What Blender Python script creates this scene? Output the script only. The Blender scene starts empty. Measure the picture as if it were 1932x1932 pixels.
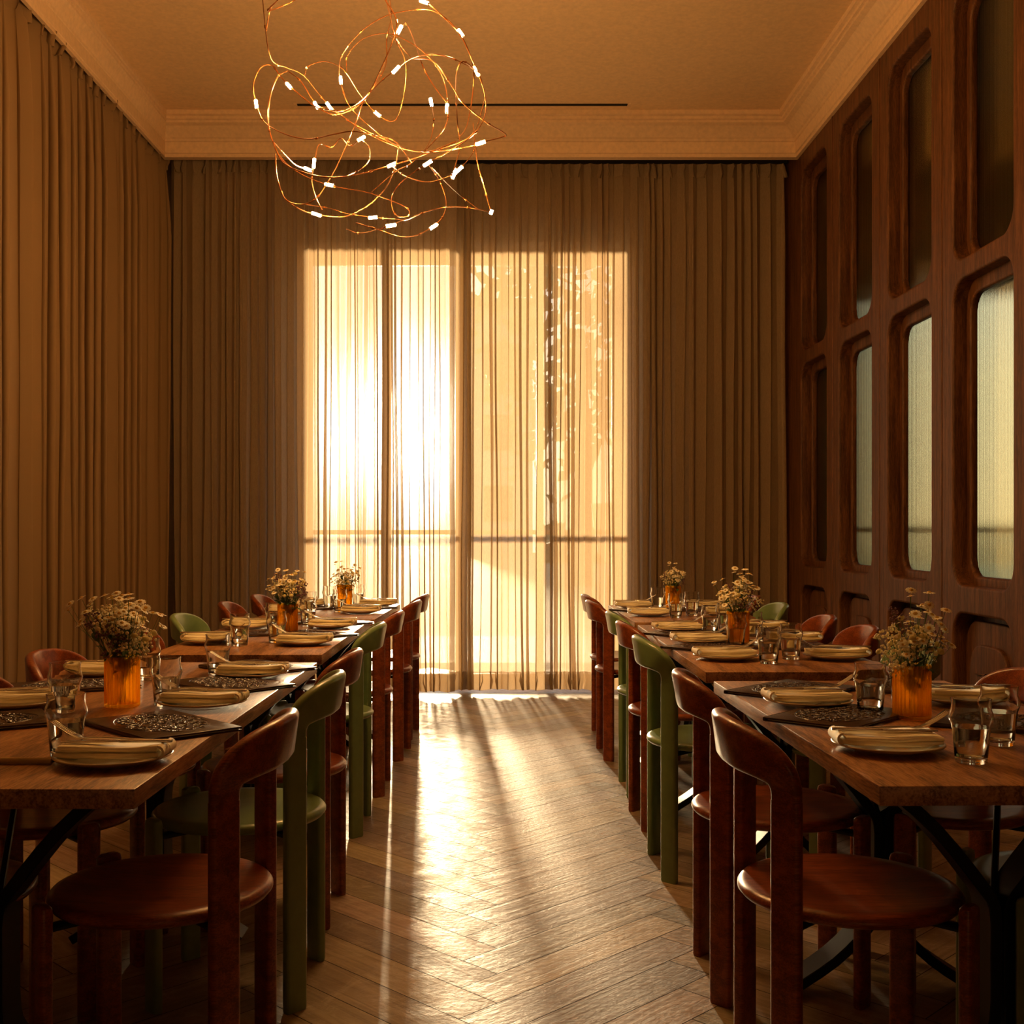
import bpy, bmesh, math, random
from mathutils import Vector, Matrix
R = math.radians; PI = math.pi
random.seed(7)
C = bpy.context.scene.collection
H = 1.157                      # eye height
F = 2177.0                     # focal length in pixels of the 1932 frame
# ---------------------------------------------------------------- camera
cam = bpy.data.cameras.new('camera'); camo = bpy.data.objects.new('camera', cam); C.objects.link(camo)
camo.location = (0, 0, H); camo.rotation_euler = (R(90), 0, 0)
cam.sensor_width = 36; cam.lens = F / 1932 * 36; cam.shift_x = 0.0145; cam.shift_y = 0.0166
cam.clip_start = .05; cam.clip_end = 500
bpy.context.scene.camera = camo
# ---------------------------------------------------------------- world
SUN = Vector((-.0785, 1, .082)).normalized()
w = bpy.data.worlds.new('sky'); bpy.context.scene.world = w; w.use_nodes = True
nt = w.node_tree; nt.nodes.clear()
def wn(t, **k):
    n = nt.nodes.new(t)
    for a, b in k.items(): setattr(n, a, b)
    return n
tc = wn('ShaderNodeTexCoord')
dot = wn('ShaderNodeVectorMath', operation='DOT_PRODUCT'); dot.inputs[1].default_value = SUN
nt.links.new(tc.outputs['Generated'], dot.inputs[0])
mx = wn('ShaderNodeMath', operation='MAXIMUM'); mx.inputs[1].default_value = 0
nt.links.new(dot.outputs['Value'], mx.inputs[0])
sep = wn('ShaderNodeSeparateXYZ'); nt.links.new(tc.outputs['Generated'], sep.inputs[0])
ramp = wn('ShaderNodeValToRGB')
cr = ramp.color_ramp; cr.elements[0].position = .0; cr.elements[0].color = (1.0, .80, .52, 1)
cr.elements[1].position = .5; cr.elements[1].color = (.42, .62, .95, 1)
e = cr.elements.new(.12); e.color = (1.0, .90, .70, 1)
e = cr.elements.new(.26); e.color = (.78, .88, 1.0, 1)
nt.links.new(sep.outputs['Z'], ramp.inputs[0])
bg = wn('ShaderNodeBackground'); bg.inputs['Strength'].default_value = .6
nt.links.new(ramp.outputs[0], bg.inputs['Color'])
cur = bg.outputs[0]
for p, col, s in ((900, (1, .86, .62, 1), 26), (200, (1, .76, .44, 1), 2.2), (14, (1, .66, .32, 1), .4)):   # hazy aureole round the low sun
    pw = wn('ShaderNodeMath', operation='POWER'); pw.inputs[1].default_value = p
    nt.links.new(mx.outputs[0], pw.inputs[0])
    ml = wn('ShaderNodeMath', operation='MULTIPLY'); ml.inputs[1].default_value = s
    nt.links.new(pw.outputs[0], ml.inputs[0])
    b = wn('ShaderNodeBackground'); b.inputs['Color'].default_value = col
    nt.links.new(ml.outputs[0], b.inputs['Strength'])
    ad = wn('ShaderNodeAddShader'); nt.links.new(cur, ad.inputs[0]); nt.links.new(b.outputs[0], ad.inputs[1]); cur = ad.outputs[0]
wo = wn('ShaderNodeOutputWorld'); nt.links.new(cur, wo.inputs['Surface'])
sl = bpy.data.lights.new('sun', 'SUN'); slo = bpy.data.objects.new('sun', sl); C.objects.link(slo)
sl.energy = 12; sl.color = (1, .70, .40); sl.angle = R(2.4)
slo.rotation_euler = SUN.to_track_quat('Z', 'Y').to_euler(); slo.location = (-1, 30, 6)
vs = bpy.context.scene.view_settings
vs.view_transform = 'Standard'; vs.look = 'None'; vs.gamma = 1; vs.use_curve_mapping = False; vs.exposure = 1.6
BULB = 350.0

# ---------------------------------------------------------------- materials
class NB:
    def __init__(s, name):
        s.m = bpy.data.materials.new(name); s.m.use_nodes = True; s.t = s.m.node_tree; s.t.nodes.clear()
        s.out = s.n('ShaderNodeOutputMaterial')
    def n(s, t, ins=None, **k):
        n = s.t.nodes.new(t)
        for a, b in k.items(): setattr(n, a, b)
        for a, b in (ins or {}).items():
            if hasattr(b, 'is_output'): s.t.links.new(b, n.inputs[a])
            else: n.inputs[a].default_value = b
        return n
    def noise(s, scale, detail=4, mapscale=(1, 1, 1), coord='Object', rough=.6, dist=0):
        tc = s.n('ShaderNodeTexCoord'); mp = s.n('ShaderNodeMapping', {'Vector': tc.outputs[coord], 'Scale': mapscale})
        return s.n('ShaderNodeTexNoise', {'Vector': mp.outputs[0], 'Scale': scale, 'Detail': detail, 'Roughness': rough, 'Distortion': dist}).outputs['Fac']
    def ramp(s, fac, stops):
        r = s.n('ShaderNodeValToRGB', {0: fac}); c = r.color_ramp
        while len(c.elements) < len(stops): c.elements.new(.5)
        for e, (p, col) in zip(c.elements, stops): e.position = p; e.color = (*col, 1)
        return r.outputs[0]
    def bump(s, h, strength=.3, dist=.01):
        return s.n('ShaderNodeBump', {'Height': h, 'Strength': strength, 'Distance': dist}).outputs[0]
    def pr(s, **k):
        names = {'col': 'Base Color', 'rough': 'Roughness', 'metal': 'Metallic', 'nrm': 'Normal', 'trans': 'Transmission Weight',
                 'ior': 'IOR', 'coat': 'Coat Weight', 'coatr': 'Coat Roughness', 'sheen': 'Sheen Weight', 'spec': 'Specular IOR Level', 'alpha': 'Alpha', 'sss': 'Subsurface Weight'}
        ins = {}
        for a, b in k.items():
            if a == 'col' and isinstance(b, tuple): b = (*b, 1)
            ins[names[a]] = b
        p = s.n('ShaderNodeBsdfPrincipled', ins)
        s.t.links.new(p.outputs[0], s.out.inputs['Surface']); return s.m
def plain(name, col, rough=.5, **k):
    b = NB(name); n = b.noise(35, 2)
    c = b.ramp(n, ((.3, tuple(x * .92 for x in col)), (.7, tuple(min(1, x * 1.06) for x in col))))
    return b.pr(col=c, rough=rough, **k)
def wood(name, dark, mid, light, scale=(1.2, 1.2, 18), ns=3.0, rough=.35, coat=.0, coatr=.2, bs=.12, wave=True, spec=.5):
    b = NB(name)
    n = b.noise(ns, 6, scale, dist=.6); n2 = b.noise(ns * 9, 3, scale, rough=.7)
    mix = b.n('ShaderNodeMath', {0: n, 1: n2}, operation='ADD'); hf = b.n('ShaderNodeMath', {0: mix.outputs[0], 1: .5}, operation='MULTIPLY')
    c = b.ramp(hf.outputs[0], ((.41, dark), (.5, mid), (.59, light)))
    return b.pr(col=c, rough=rough, coat=coat, coatr=coatr, nrm=b.bump(n2, bs, .004), spec=spec)
M = {}
M['chair_brown'] = wood('red brown stained beech', (.13, .022, .004), (.22, .044, .008), (.34, .078, .015), scale=(14, 1.1, 14), rough=.33, coat=.25, bs=.05)
M['chair_green'] = plain('sage green lacquer', (.19, .29, .12), .3, coat=.25, coatr=.25)
M['table'] = wood('oak table top', (.14, .055, .018), (.36, .165, .06), (.52, .27, .11), scale=(9, .8, 9), rough=.36, coat=.25, coatr=.28, bs=.15)
M['panel'] = wood('walnut panelling', (.055, .019, .005), (.115, .042, .012), (.20, .08, .026), scale=(14, 14, .8), rough=.5, bs=.2, spec=.35)
M['black'] = plain('black steel', (.012, .012, .012), .38, metal=.6)
M['cornice'] = plain('cream paint', (.88, .66, .42), .6)
M['ceiling'] = plain('ceiling paint', (.92, .68, .40), .7)
M['wall'] = plain('wall plaster', (.22, .15, .09), .8)
M['sill'] = plain('window paint', (.55, .42, .28), .5)
M['white'] = plain('glazed stoneware', (.92, .84, .62), .25, coat=.3)
M['rim'] = plain('tan glaze rim', (.34, .22, .09), .3)
M['steel'] = plain('polished steel', (.75, .72, .66), .18, metal=1)
M['copper'] = plain('copper wire', (.62, .27, .09), .25, metal=1)
M['stem'] = plain('green stem', (.07, .12, .025), .6)
M['leaf'] = plain('green leaf', (.06, .13, .025), .5)
M['petal'] = plain('white petal', (.95, .88, .66), .6)
M['yellow'] = plain('yellow floret', (.62, .36, .04), .7)
M['button'] = plain('pale yellow button', (.68, .55, .20), .7)
M['purple'] = plain('dusty purple floret', (.20, .09, .10), .8)
M['bud'] = plain('cream bud', (.85, .72, .40), .7)
M['dark'] = plain('dark slot', (.01, .008, .006), .9)
M['pen'] = plain('tan pen', (.55, .38, .14), .4)
def m_napkin():
    b = NB('cream linen'); n = b.noise(420, 2); n2 = b.noise(18, 3)
    return b.pr(col=b.ramp(n2, ((.3, (.88, .76, .48)), (.7, (.97, .87, .60)))), rough=.85, nrm=b.bump(n, .25, .001), sheen=.2)
M['napkin'] = m_napkin()
def m_menu():
    b = NB('embossed leather')
    c = b.ramp(b.noise(20, 3), ((.3, (.030, .013, .008)), (.7, (.055, .024, .014))))
    return b.pr(col=c, rough=.26, nrm=b.bump(b.noise(300, 2), .15, .001))
M['menu'] = m_menu()
def m_floor():
    b = NB('oak herringbone')
    at = b.n('ShaderNodeAttribute', attribute_name='tone'); uv = b.n('ShaderNodeUVMap')
    mp = b.n('ShaderNodeMapping', {'Vector': uv.outputs[0], 'Scale': (1.2, 22, 1)})
    n = b.n('ShaderNodeTexNoise', {'Vector': mp.outputs[0], 'Scale': 2.2, 'Detail': 7.0, 'Roughness': .65, 'Distortion': .8}).outputs['Fac']
    c = b.ramp(n, ((.3, (.22, .16, .10)), (.5, (.36, .27, .18)), (.7, (.50, .39, .27))))
    t = b.n('ShaderNodeMixRGB', {0: 1.0, 1: c, 2: at.outputs['Color']}, blend_type='MULTIPLY').outputs[0]
    sf = b.noise(3.2, 8, (1, 1, 1), rough=.8, dist=3.0)
    sm = b.n('ShaderNodeMapRange', {'Value': sf, 'From Min': .52, 'From Max': .66, 'To Min': 0.0, 'To Max': .22}).outputs[0]
    t = b.n('ShaderNodeMixRGB', {0: sm, 1: t, 2: (.72, .62, .48, 1)}).outputs[0]
    sc = b.noise(7, 6, (1, 1, 1), rough=.75, dist=1.5); fine = b.noise(60, 3, (1, 1, 1))
    rr = b.n('ShaderNodeMapRange', {'Value': sc, 'From Min': .35, 'From Max': .65, 'To Min': .36, 'To Max': .56}).outputs[0]
    ad = b.n('ShaderNodeMath', {0: n, 1: fine}, operation='ADD').outputs[0]
    return b.pr(col=t, rough=rr, nrm=b.bump(ad, .35, .003))
M['floor'] = m_floor()
def m_fabric(name, col, tau, trl=.5):
    b = NB(name)
    g = b.n('ShaderNodeNewGeometry')
    d = b.n('ShaderNodeVectorMath', {0: g.outputs['Incoming'], 1: g.outputs['Normal']}, operation='DOT_PRODUCT').outputs['Value']
    a = b.n('ShaderNodeMath', {0: d}, operation='ABSOLUTE').outputs[0]
    a = b.n('ShaderNodeMath', {0: a, 1: .12}, operation='MAXIMUM').outputs[0]
    slub = b.noise(90, 3, (3, 3, .35)); slub2 = b.noise(140, 2, (1, 1, 4))
    s2 = b.n('ShaderNodeMath', {0: slub, 1: slub2}, operation='ADD').outputs[0]
    tt = b.n('ShaderNodeMapRange', {'Value': s2, 'From Min': .7, 'From Max': 1.3, 'To Min': -tau * .65, 'To Max': -tau * 1.4}).outputs[0]
    q = b.n('ShaderNodeMath', {0: tt, 1: a}, operation='DIVIDE').outputs[0]
    T = b.n('ShaderNodeMath', {0: q}, operation='EXPONENT').outputs[0]
    cc = b.ramp(s2, ((.3, tuple(x * .85 for x in col)), (.8, col)))
    df = b.n('ShaderNodeBsdfDiffuse', {'Color': cc}); tr = b.n('ShaderNodeBsdfTranslucent', {'Color': cc})
    m1 = b.n('ShaderNodeMixShader', {0: trl, 1: df.outputs[0], 2: tr.outputs[0]})
    tp = b.n('ShaderNodeBsdfTransparent')
    m2 = b.n('ShaderNodeMixShader', {0: T, 1: m1.outputs[0], 2: tp.outputs[0]})
    b.t.links.new(m2.outputs[0], b.out.inputs['Surface']); return b.m
M['sheer'] = m_fabric('linen sheer', (.50, .38, .24), 1.2, .30)
M['drape'] = m_fabric('dense linen drape', (.33, .215, .11), 5, .10)
def m_glass(name, col=(1, 1, 1), rough=0.0, ior=1.45):
    b = NB(name); g = b.n('ShaderNodeBsdfGlass', {'Color': (*col, 1), 'Roughness': rough, 'IOR': ior})
    b.t.links.new(g.outputs[0], b.out.inputs['Surface']); return b.m
M['glass'] = m_glass('drinking glass', (.98, .98, .97))
M['water'] = m_glass('water', (.97, .99, .98), 0, 1.33)
def m_amber():
    b = NB('amber glass')
    g = b.n('ShaderNodeBsdfGlass', {'Color': (1, .84, .28, 1), 'Roughness': .05, 'IOR': 1.3})
    t = b.n('ShaderNodeBsdfTranslucent', {'Color': (1, .60, .08, 1)})
    m = b.n('ShaderNodeMixShader', {0: .45, 1: g.outputs[0], 2: t.outputs[0]})
    tp = b.n('ShaderNodeBsdfTransparent', {'Color': (1, .74, .20, 1)}); m = b.n('ShaderNodeMixShader', {0: .42, 1: m.outputs[0], 2: tp.outputs[0]})
    b.t.links.new(m.outputs[0], b.out.inputs['Surface']); return b.m
M['amber'] = m_amber()
M['reeded'] = m_glass('reeded glass', (.90, .88, .72), .07, 1.3)
def m_pane():
    b = NB('window pane'); t = b.n('ShaderNodeBsdfTransparent', {'Color': (.93, .95, .94, 1)}); g = b.n('ShaderNodeBsdfGlossy', {'Roughness': .02})
    m = b.n('ShaderNodeMixShader', {0: .05, 1: t.outputs[0], 2: g.outputs[0]}); b.t.links.new(m.outputs[0], b.out.inputs['Surface']); return b.m
M['pane'] = m_pane()
def m_emit(name, col, s):
    b = NB(name); e = b.n('ShaderNodeEmission', {'Color': (*col, 1), 'Strength': s}); b.t.links.new(e.outputs[0], b.out.inputs['Surface']); return b.m
M['bulb'] = m_emit('glowing led capsule', (1, .52, .17), BULB)
M['foliage'] = plain('tree foliage', (.34, .30, .12), .8)
M['bark'] = plain('bark', (.10, .06, .03), .9)
M['lawn'] = plain('lawn', (.36, .32, .15), .8)
M['paving'] = plain('pale paving', (.50, .43, .32), .7)
M['reflection_quad'] = plain('white board', (.9, .88, .8), .6)
M['render'] = plain('pale render', (.50, .42, .32), .8)

# ---------------------------------------------------------------- helpers
def obj(name, bm, mat, parent=None, smooth=True, ang=40):
    if isinstance(bm, bmesh.types.BMesh):
        me = bpy.data.meshes.new(name); bmesh.ops.recalc_face_normals(bm, faces=bm.faces); bm.to_mesh(me); bm.free()
    else: me = bm
    for m in (mat if isinstance(mat, (list, tuple)) else [mat]):
        if len(me.materials) < (len(mat) if isinstance(mat, (list, tuple)) else 1): me.materials.append(m)
    if smooth:
        me.polygons.foreach_set('use_smooth', [True] * len(me.polygons))
        try: me.set_sharp_from_angle(angle=R(ang))
        except Exception: pass
    o = bpy.data.objects.new(name, me); C.objects.link(o)
    if parent: o.parent = parent
    return o
def tag(o, label=None, cat=None, group=None, kind=None):
    if label: o['label'] = label
    if cat: o['category'] = cat
    if group: o['group'] = group
    if kind: o['kind'] = kind
    return o
def empty(name, loc=(0, 0, 0), rz=0):
    o = bpy.data.objects.new(name, None); C.objects.link(o); o.location = loc; o.rotation_euler = (0, 0, rz); o.empty_display_size = .05
    return o
def kids(o): return [c for c in bpy.data.objects if c.parent == o]
KC = {}
def tree(o):
    if o.name not in KC: KC[o.name] = [(c, tree(c)) for c in kids(o)]
    return KC[o.name]
def dup(o, loc, rot, label, group=None, t=None):
    def cp(src, sub, par):
        c = src.copy(); C.objects.link(c)
        if par: c.parent = par
        for s, ss in sub: cp(s, ss, c)
        return c
    r = cp(o, t if t is not None else tree(o), None)
    r.location = loc; r.rotation_euler = rot if not isinstance(rot, (int, float)) else (0, 0, rot)
    r['label'] = label
    if group: r['group'] = group
    return r
def box(bm, x0, x1, y0, y1, z0, z1, bev=0, seg=2, mi=0):
    vs = [bm.verts.new((x, y, z)) for x in (x0, x1) for y in (y0, y1) for z in (z0, z1)]
    fs = [bm.faces.new([vs[i] for i in q]) for q in ((0, 1, 3, 2), (4, 6, 7, 5), (0, 4, 5, 1), (2, 3, 7, 6), (0, 2, 6, 4), (1, 5, 7, 3))]
    for f in fs: f.material_index = mi
    if bev: bmesh.ops.bevel(bm, geom=list({e for f in fs for e in f.edges}), offset=bev, segments=seg, affect='EDGES', profile=.5)
def bx(*a, **k):
    bm = bmesh.new(); box(bm, *a, **k); return bm
def loft(bm, rings, cap=True, closed=False, mi=0):
    V = [[bm.verts.new(p) for p in r] for r in rings]; n = len(V[0])
    rr = list(range(len(V) - 1)) + ([-1] if closed else [])
    for i in rr:
        for j in range(n):
            f = bm.faces.new((V[i][j], V[i][(j + 1) % n], V[i + 1][(j + 1) % n], V[i + 1][j])); f.material_index = mi
    if cap and not closed:
        for r in (V[0], V[-1]):
            try: f = bm.faces.new(r); f.material_index = mi
            except ValueError: pass
    return V
def rsec(wd, th, r, n=4):
    """rounded rectangle section, list of (a, b)"""
    r = min(r, wd / 2 - 1e-5, th / 2 - 1e-5); out = []
    for cx, cy, a0 in ((wd / 2 - r, th / 2 - r, 0), (-wd / 2 + r, th / 2 - r, 90), (-wd / 2 + r, -th / 2 + r, 180), (wd / 2 - r, -th / 2 + r, 270)):
        for k in range(n + 1):
            a = R(a0 + 90 * k / n); out.append((cx + r * math.cos(a), cy + r * math.sin(a)))
    return out
def tube(bm, pts, rad, n=8, cap=True, mi=0):
    pts = [Vector(p) for p in pts]; rings = []; up = None
    for i, p in enumerate(pts):
        t = (pts[min(i + 1, len(pts) - 1)] - pts[max(i - 1, 0)]).normalized()
        if up is None: up = Vector((0, 0, 1)) if abs(t.z) < .9 else Vector((1, 0, 0))
        a = up - t * up.dot(t)
        if a.length < 1e-6: a = t.orthogonal()
        a.normalize(); up = a; b = t.cross(a); rr = rad[i] if isinstance(rad, (list, tuple)) else rad
        rings.append([p + a * rr * math.cos(2 * PI * k / n) + b * rr * math.sin(2 * PI * k / n) for k in range(n)])
    return loft(bm, rings, cap, mi=mi)
def lathe(bm, prof, n=40, closed=False, mi=0, fl=None):
    rings = []
    for k in range(n):
        a = 2 * PI * k / n; g = fl(a) if fl else 0
        rings.append([Vector(((r + (g if r > .02 else 0)) * math.cos(a), (r + (g if r > .02 else 0)) * math.sin(a), z)) for r, z in prof])
    V = [[bm.verts.new(p) for p in r] for r in rings]; m = len(prof)
    for i in range(n):
        for j in range(m if closed else m - 1):
            a, b, c, d = V[i][j], V[(i + 1) % n][j], V[(i + 1) % n][(j + 1) % m], V[i][(j + 1) % m]
            f = bm.faces.new((a, b, c, d)); f.material_index = mi
    bmesh.ops.remove_doubles(bm, verts=[v for r in V for v in r], dist=1e-6)
def catmull(P, n=6):
    P = [Vector(p) for p in P]; Q = [P[0] * 2 - P[1]] + P + [P[-1] * 2 - P[-2]]; out = []
    for i in range(1, len(Q) - 2):
        a, b, c, d = Q[i - 1:i + 3]
        for k in range(n):
            t = k / n
            out.append(.5 * ((2 * b) + (c - a) * t + (2 * a - 5 * b + 4 * c - d) * t * t + (3 * b - a - 3 * c + d) * t ** 3))
    out.append(P[-1]); return out
def K(x, d): return 938 + x * F / d
def at(px, py, d): return Vector(((px - 938) / F * d, d, H - (py - 998) / F * d))
def struct(name, bm, m, **k): return tag(obj(name, bm, m, **k), kind='structure')

# ---------------------------------------------------------------- room shell
XL, XR, YB, YF = -2.50, 2.06, 8.32, -3.2       # left wall, right partition face, back wall inner face, wall behind the camera
ZC, ZK = 3.96, 3.69                             # ceiling, cornice underside
def floor():
    bm = bmesh.new(); L, W = .78, .13; k = 8
    uvl = bm.loops.layers.uv.new('UVMap'); cl = bm.loops.layers.color.new('tone')
    c45 = math.cos(R(45)); g = .0013
    def plank(u0, v0, horiz):
        uu, vv = (L, W) if horiz else (W, L)
        c = [(u0 + g, v0 + g), (u0 + uu - g, v0 + g), (u0 + uu - g, v0 + vv - g), (u0 + g, v0 + vv - g)]
        P = [((a - b) * c45, (a + b) * c45 + 3) for a, b in c]
        if max(p[0] for p in P) < -2.7 or min(p[0] for p in P) > 2.3 or max(p[1] for p in P) < -3.4 or min(p[1] for p in P) > 9: return
        f = bm.faces.new([bm.verts.new((x, y, 0)) for x, y in P])
        t = random.uniform(.80, 1.12); tw = random.uniform(-.04, .04); ox = random.uniform(0, 60)
        for l, (a, b) in zip(f.loops, c):
            l[uvl].uv = ((a if horiz else b) + ox, (b if horiz else a) + ox); l[cl] = (min(1, t * .86), min(1, t * (.84 + tw * .5)), min(1, t * (.82 - tw)), 1)
    for i in range(-110, 110):
        for j in range(-14, 15):
            # herringbone: lattice (W,W) and (L,-L)
            u = i * W + j * L; v = i * W - j * L
            plank(u, v, True); plank(u + L, v + W - L, False)
    o = struct('floor', bm, M['floor'], smooth=False)
    struct('floor_base', bx(-2.9, 2.14, YF - .3, 10, -.12, -.002), M['dark'])
floor()
struct('ceiling', bx(XL - .2, 2.3, YF - .2, 8.34, ZC, ZC + .15), M['ceiling'])
# cornice: profile (projection, height) swept along three sides
def cornice(name, side):
    prof = [(0, ZK), (0, ZK + .022), (.01, ZK + .026), (.01, ZK + .10), (.018, ZK + .104), (.022, ZK + .118), (.034, ZK + .125), (.05, ZK + .15),
            (.085, ZK + .185), (.115, ZK + .197), (.115, ZK + .212), (.13, ZK + .216), (.13, ZK + .234), (.15, ZK + .24), (.15, ZC + .002), (-.06, ZC + .002), (-.06, ZK)]
    bm = bmesh.new(); rings = []
    for e in (0, 1):
        r = []
        for p, z in prof:
            if side == 'L': p2 = p * .35; x, y = -2.262 + p2, (YF if e == 0 else 7.86 - p)
            elif side == 'R': x, y = 2.037 - p, (YF if e == 0 else 7.86 - p)
            else: x, y = ((-2.262 + p * .35) if e == 0 else (2.037 - p)), 7.86 - p
            r.append(Vector((x, y, z)))
        rings.append(r)
    loft(bm, rings); return struct(name, bm, M['cornice'], ang=20)
cornice('trim_left', 'L'); cornice('trim_right', 'R'); cornice('trim_back', 'B')
# pelmet strips that close the curtain pocket towards the walls (dark, above the curtains)
struct('wall_behind', bx(XL - .2, 2.3, YF - .2, YF, 0, ZC), M['wall'])
def wall_holes(name, mat, axis, c0, c1, a0, a1, z0, z1, holes):
    """a slab wall with rectangular holes, axis 'y': plane across x (c = y extent)"""
    bm = bmesh.new(); xs = sorted({a0, a1, *[h[0] for h in holes], *[h[1] for h in holes]})
    for i in range(len(xs) - 1):
        A, B = xs[i], xs[i + 1]; hs = [h for h in holes if h[0] <= A and h[1] >= B]
        segs = [(z0, z1)]
        if hs:
            h = hs[0]; segs = [s for s in ((z0, h[2]), (h[3], z1)) if s[1] - s[0] > 1e-4]
        for s in segs:
            if axis == 'y': box(bm, A, B, c0, c1, *s)
            else: box(bm, c0, c1, A, B, *s)
    bmesh.ops.remove_doubles(bm, verts=bm.verts, dist=1e-5)
    return struct(name, bm, mat, smooth=False)
wall_holes('wall_back', M['wall'], 'y', YB, 8.9, XL - .2, 6.2, 0, ZC, [(-1.47, .985, 0.0, 3.225), (2.90, 4.6, .5, 2.95)])
wall_holes('wall_left', M['wall'], 'x', XL - .25, XL, YF, YB, 0, ZC, [(3.6, 5.55, .2, 3.3)])
# neighbouring room seen only through the reeded glass
struct('floor_next_room', bx(2.14, 6.2, YF, 8.32, -.1, 0), M['paving'])
struct('ceiling_next_room', bx(2.3, 6.2, YF, 8.32, 3.9, 4.0), M['wall'])
struct('wall_next_room_side', bx(6.0, 6.2, YF, 8.32, 0, 3.9), M['wall'])
struct('wall_next_room_front', bx(2.3, 6.2, YF - .2, YF, 0, 3.9), M['wall'])
# window in the back wall
win = struct('window_1', bx(-1.47, .985, 8.70, 8.80, 3.16, 3.225, bev=.004), M['sill'])
def mull(x0, x1, z0, z1, y0=8.70, y1=8.80): obj('window_frame', bx(x0, x1, y0, y1, z0, z1, bev=.006), M['sill'], win)
for a, b in ((-1.47, -1.40), (-.868, -.804), (-.313, -.233), (.297, .35), (.872, .985)): mull(a, b, 0, 3.16)
for a, b in ((-1.40, -.868), (-.804, -.313), (-.233, .297), (.35, .872)):
    mull(a, b, 1.115, 1.15); mull(a, b, 0, .06)
    obj('window_pane', bx(a, b, 8.745, 8.753, .06, 1.10), M['pane'], win); obj('window_pane', bx(a, b, 8.745, 8.753, 1.155, 3.16), M['pane'], win)
win2 = struct('window_2', bx(XL - .2, XL - .13, 4.0, 4.08, .2, 3.3), M['sill'])
obj('window_pane', bx(XL - .17, XL - .162, 3.6, 5.55, .2, 3.3), M['pane'], win2)
win3 = struct('window_3', bx(3.62, 3.70, 8.6, 8.68, .5, 2.95), M['sill'])
obj('window_pane', bx(2.78, 4.6, 8.64, 8.648, .5, 2.95), M['pane'], win3); obj('window_frame', bx(2.78, 4.6, 8.6, 8.68, 1.13, 1.17), M['sill'], win3)
# linear air slot in the ceiling
vent = tag(empty('ceiling_vent', (-.23, 7.62, ZC)), 'long thin black air slot in the ceiling beside the back cornice', 'vent')
obj('slot', bx(-1.09, 1.09, -.016, .016, -.004, .01), M['dark'], vent)
obj('frame', bx(-1.11, -1.09, -.022, .022, -.006, .01), M['cornice'], vent); obj('frame', bx(1.09, 1.11, -.022, .022, -.006, .01), M['cornice'], vent)

# ---------------------------------------------------------------- partition of wood and reeded glass
def rrect(x0, x1, z0, z1, r, n=7):
    out = []
    for cx, cz, a0 in ((x1 - r, z1 - r, 0), (x0 + r, z1 - r, 90), (x0 + r, z0 + r, 180), (x1 - r, z0 + r, 270)):
        for k in range(n + 1):
            a = R(a0 + 90 * k / n); out.append((cx + r * math.cos(a), cz + r * math.sin(a)))
    return out
def holed(outer, holes, th, bevel):
    cu = bpy.data.curves.new('c', 'CURVE'); cu.dimensions = '2D'; cu.fill_mode = 'BOTH'; cu.extrude = th / 2 - bevel; cu.bevel_depth = bevel; cu.bevel_resolution = 3
    cu.offset = 0
    for loop in [outer] + holes:
        s = cu.splines.new('POLY'); s.points.add(len(loop) - 1); s.use_cyclic_u = True
        for p, (a, b) in zip(s.points, loop): p.co = (a, b, 0, 1)
    o = bpy.data.objects.new('c', cu); C.objects.link(o)
    dg = bpy.context.evaluated_depsgraph_get(); dg.update()
    me = bpy.data.meshes.new_from_object(o.evaluated_get(dg)); bpy.data.objects.remove(o); bpy.data.curves.remove(cu)
    return me
PW = .87
def stand(me, dx):   # curve plane (a,b) -> (y,z), thickness along x
    me.transform(Matrix(((0, 0, 1, dx), (1, 0, 0, 0), (0, 1, 0, 0), (0, 0, 0, 1)))); return me
def make_panel():
    t = empty('partition_panel')
    lo, hi = .12, .12 + .63
    o1 = rrect(lo, hi, 2.345, 3.585, .12); o2 = rrect(lo, hi, .895, 2.28, .12); o3 = rrect(lo, hi, .06, .795, .12)
    obj('frame', stand(holed([(0.012, 0), (PW - .012, 0), (PW - .012, ZC), (0.012, ZC)], [o1, o2, o3], .10, .012), .05), M['panel'], t, ang=30)
    # sloping inner rebate behind each glazed opening
    for z0, z1 in ((2.345, 3.585), (.895, 2.28)):
        me = stand(holed(rrect(lo - .03, hi + .03, z0 - .03, z1 + .03, .13), [rrect(lo + .035, hi - .035, z0 + .04, z1 - .06, .095)], .04, .012), .085)
        obj('rebate', me, M['panel'], t, ang=30)
        bm = bmesh.new(); n = 288; a0, a1 = lo + .02, hi - .02; rows = []
        for k in range(n + 1):
            y = a0 + (a1 - a0) * k / n; x = .098 - .0009 * abs(math.sin(PI * k / 6))
            rows.append([Vector((x, y, z0 + .02)), Vector((x, y, z1 - .03)), Vector((.106, y, z1 - .03)), Vector((.106, y, z0 + .02))])
        loft(bm, rows); obj('glass_pane', bm, M['reeded'], t, ang=80)
    # nested raised arches in the bottom field
    obj('lower_panel', bx(.085, .10, lo - .02, hi + .02, .04, .82), M['panel'], t)
    for i, (a, b, zt, x0, x1) in enumerate(((lo + .10, hi - .02, .745, .060, .092), (lo + .16, hi - .10, .645, .042, .075), (lo + .22, hi - .2, .53, .026, .06))):
        me = stand(holed(rrect(a, b, .02, zt, .11), [], x1 - x0, .008), (x0 + x1) / 2)
        obj('raised_arch', me, M['panel'], t, ang=30)
    obj('joint_strip', bx(-.004, .05, -.012, .012, 0, ZC, bev=.005), M['panel'], t)
    return t
PL = ['brightest reeded glass, nearest the camera', 'half-lit reeded glass, second from the camera', 'dim green reeded glass, third from the camera', 'almost black glass beside the back curtain']
p0 = make_panel()
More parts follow.
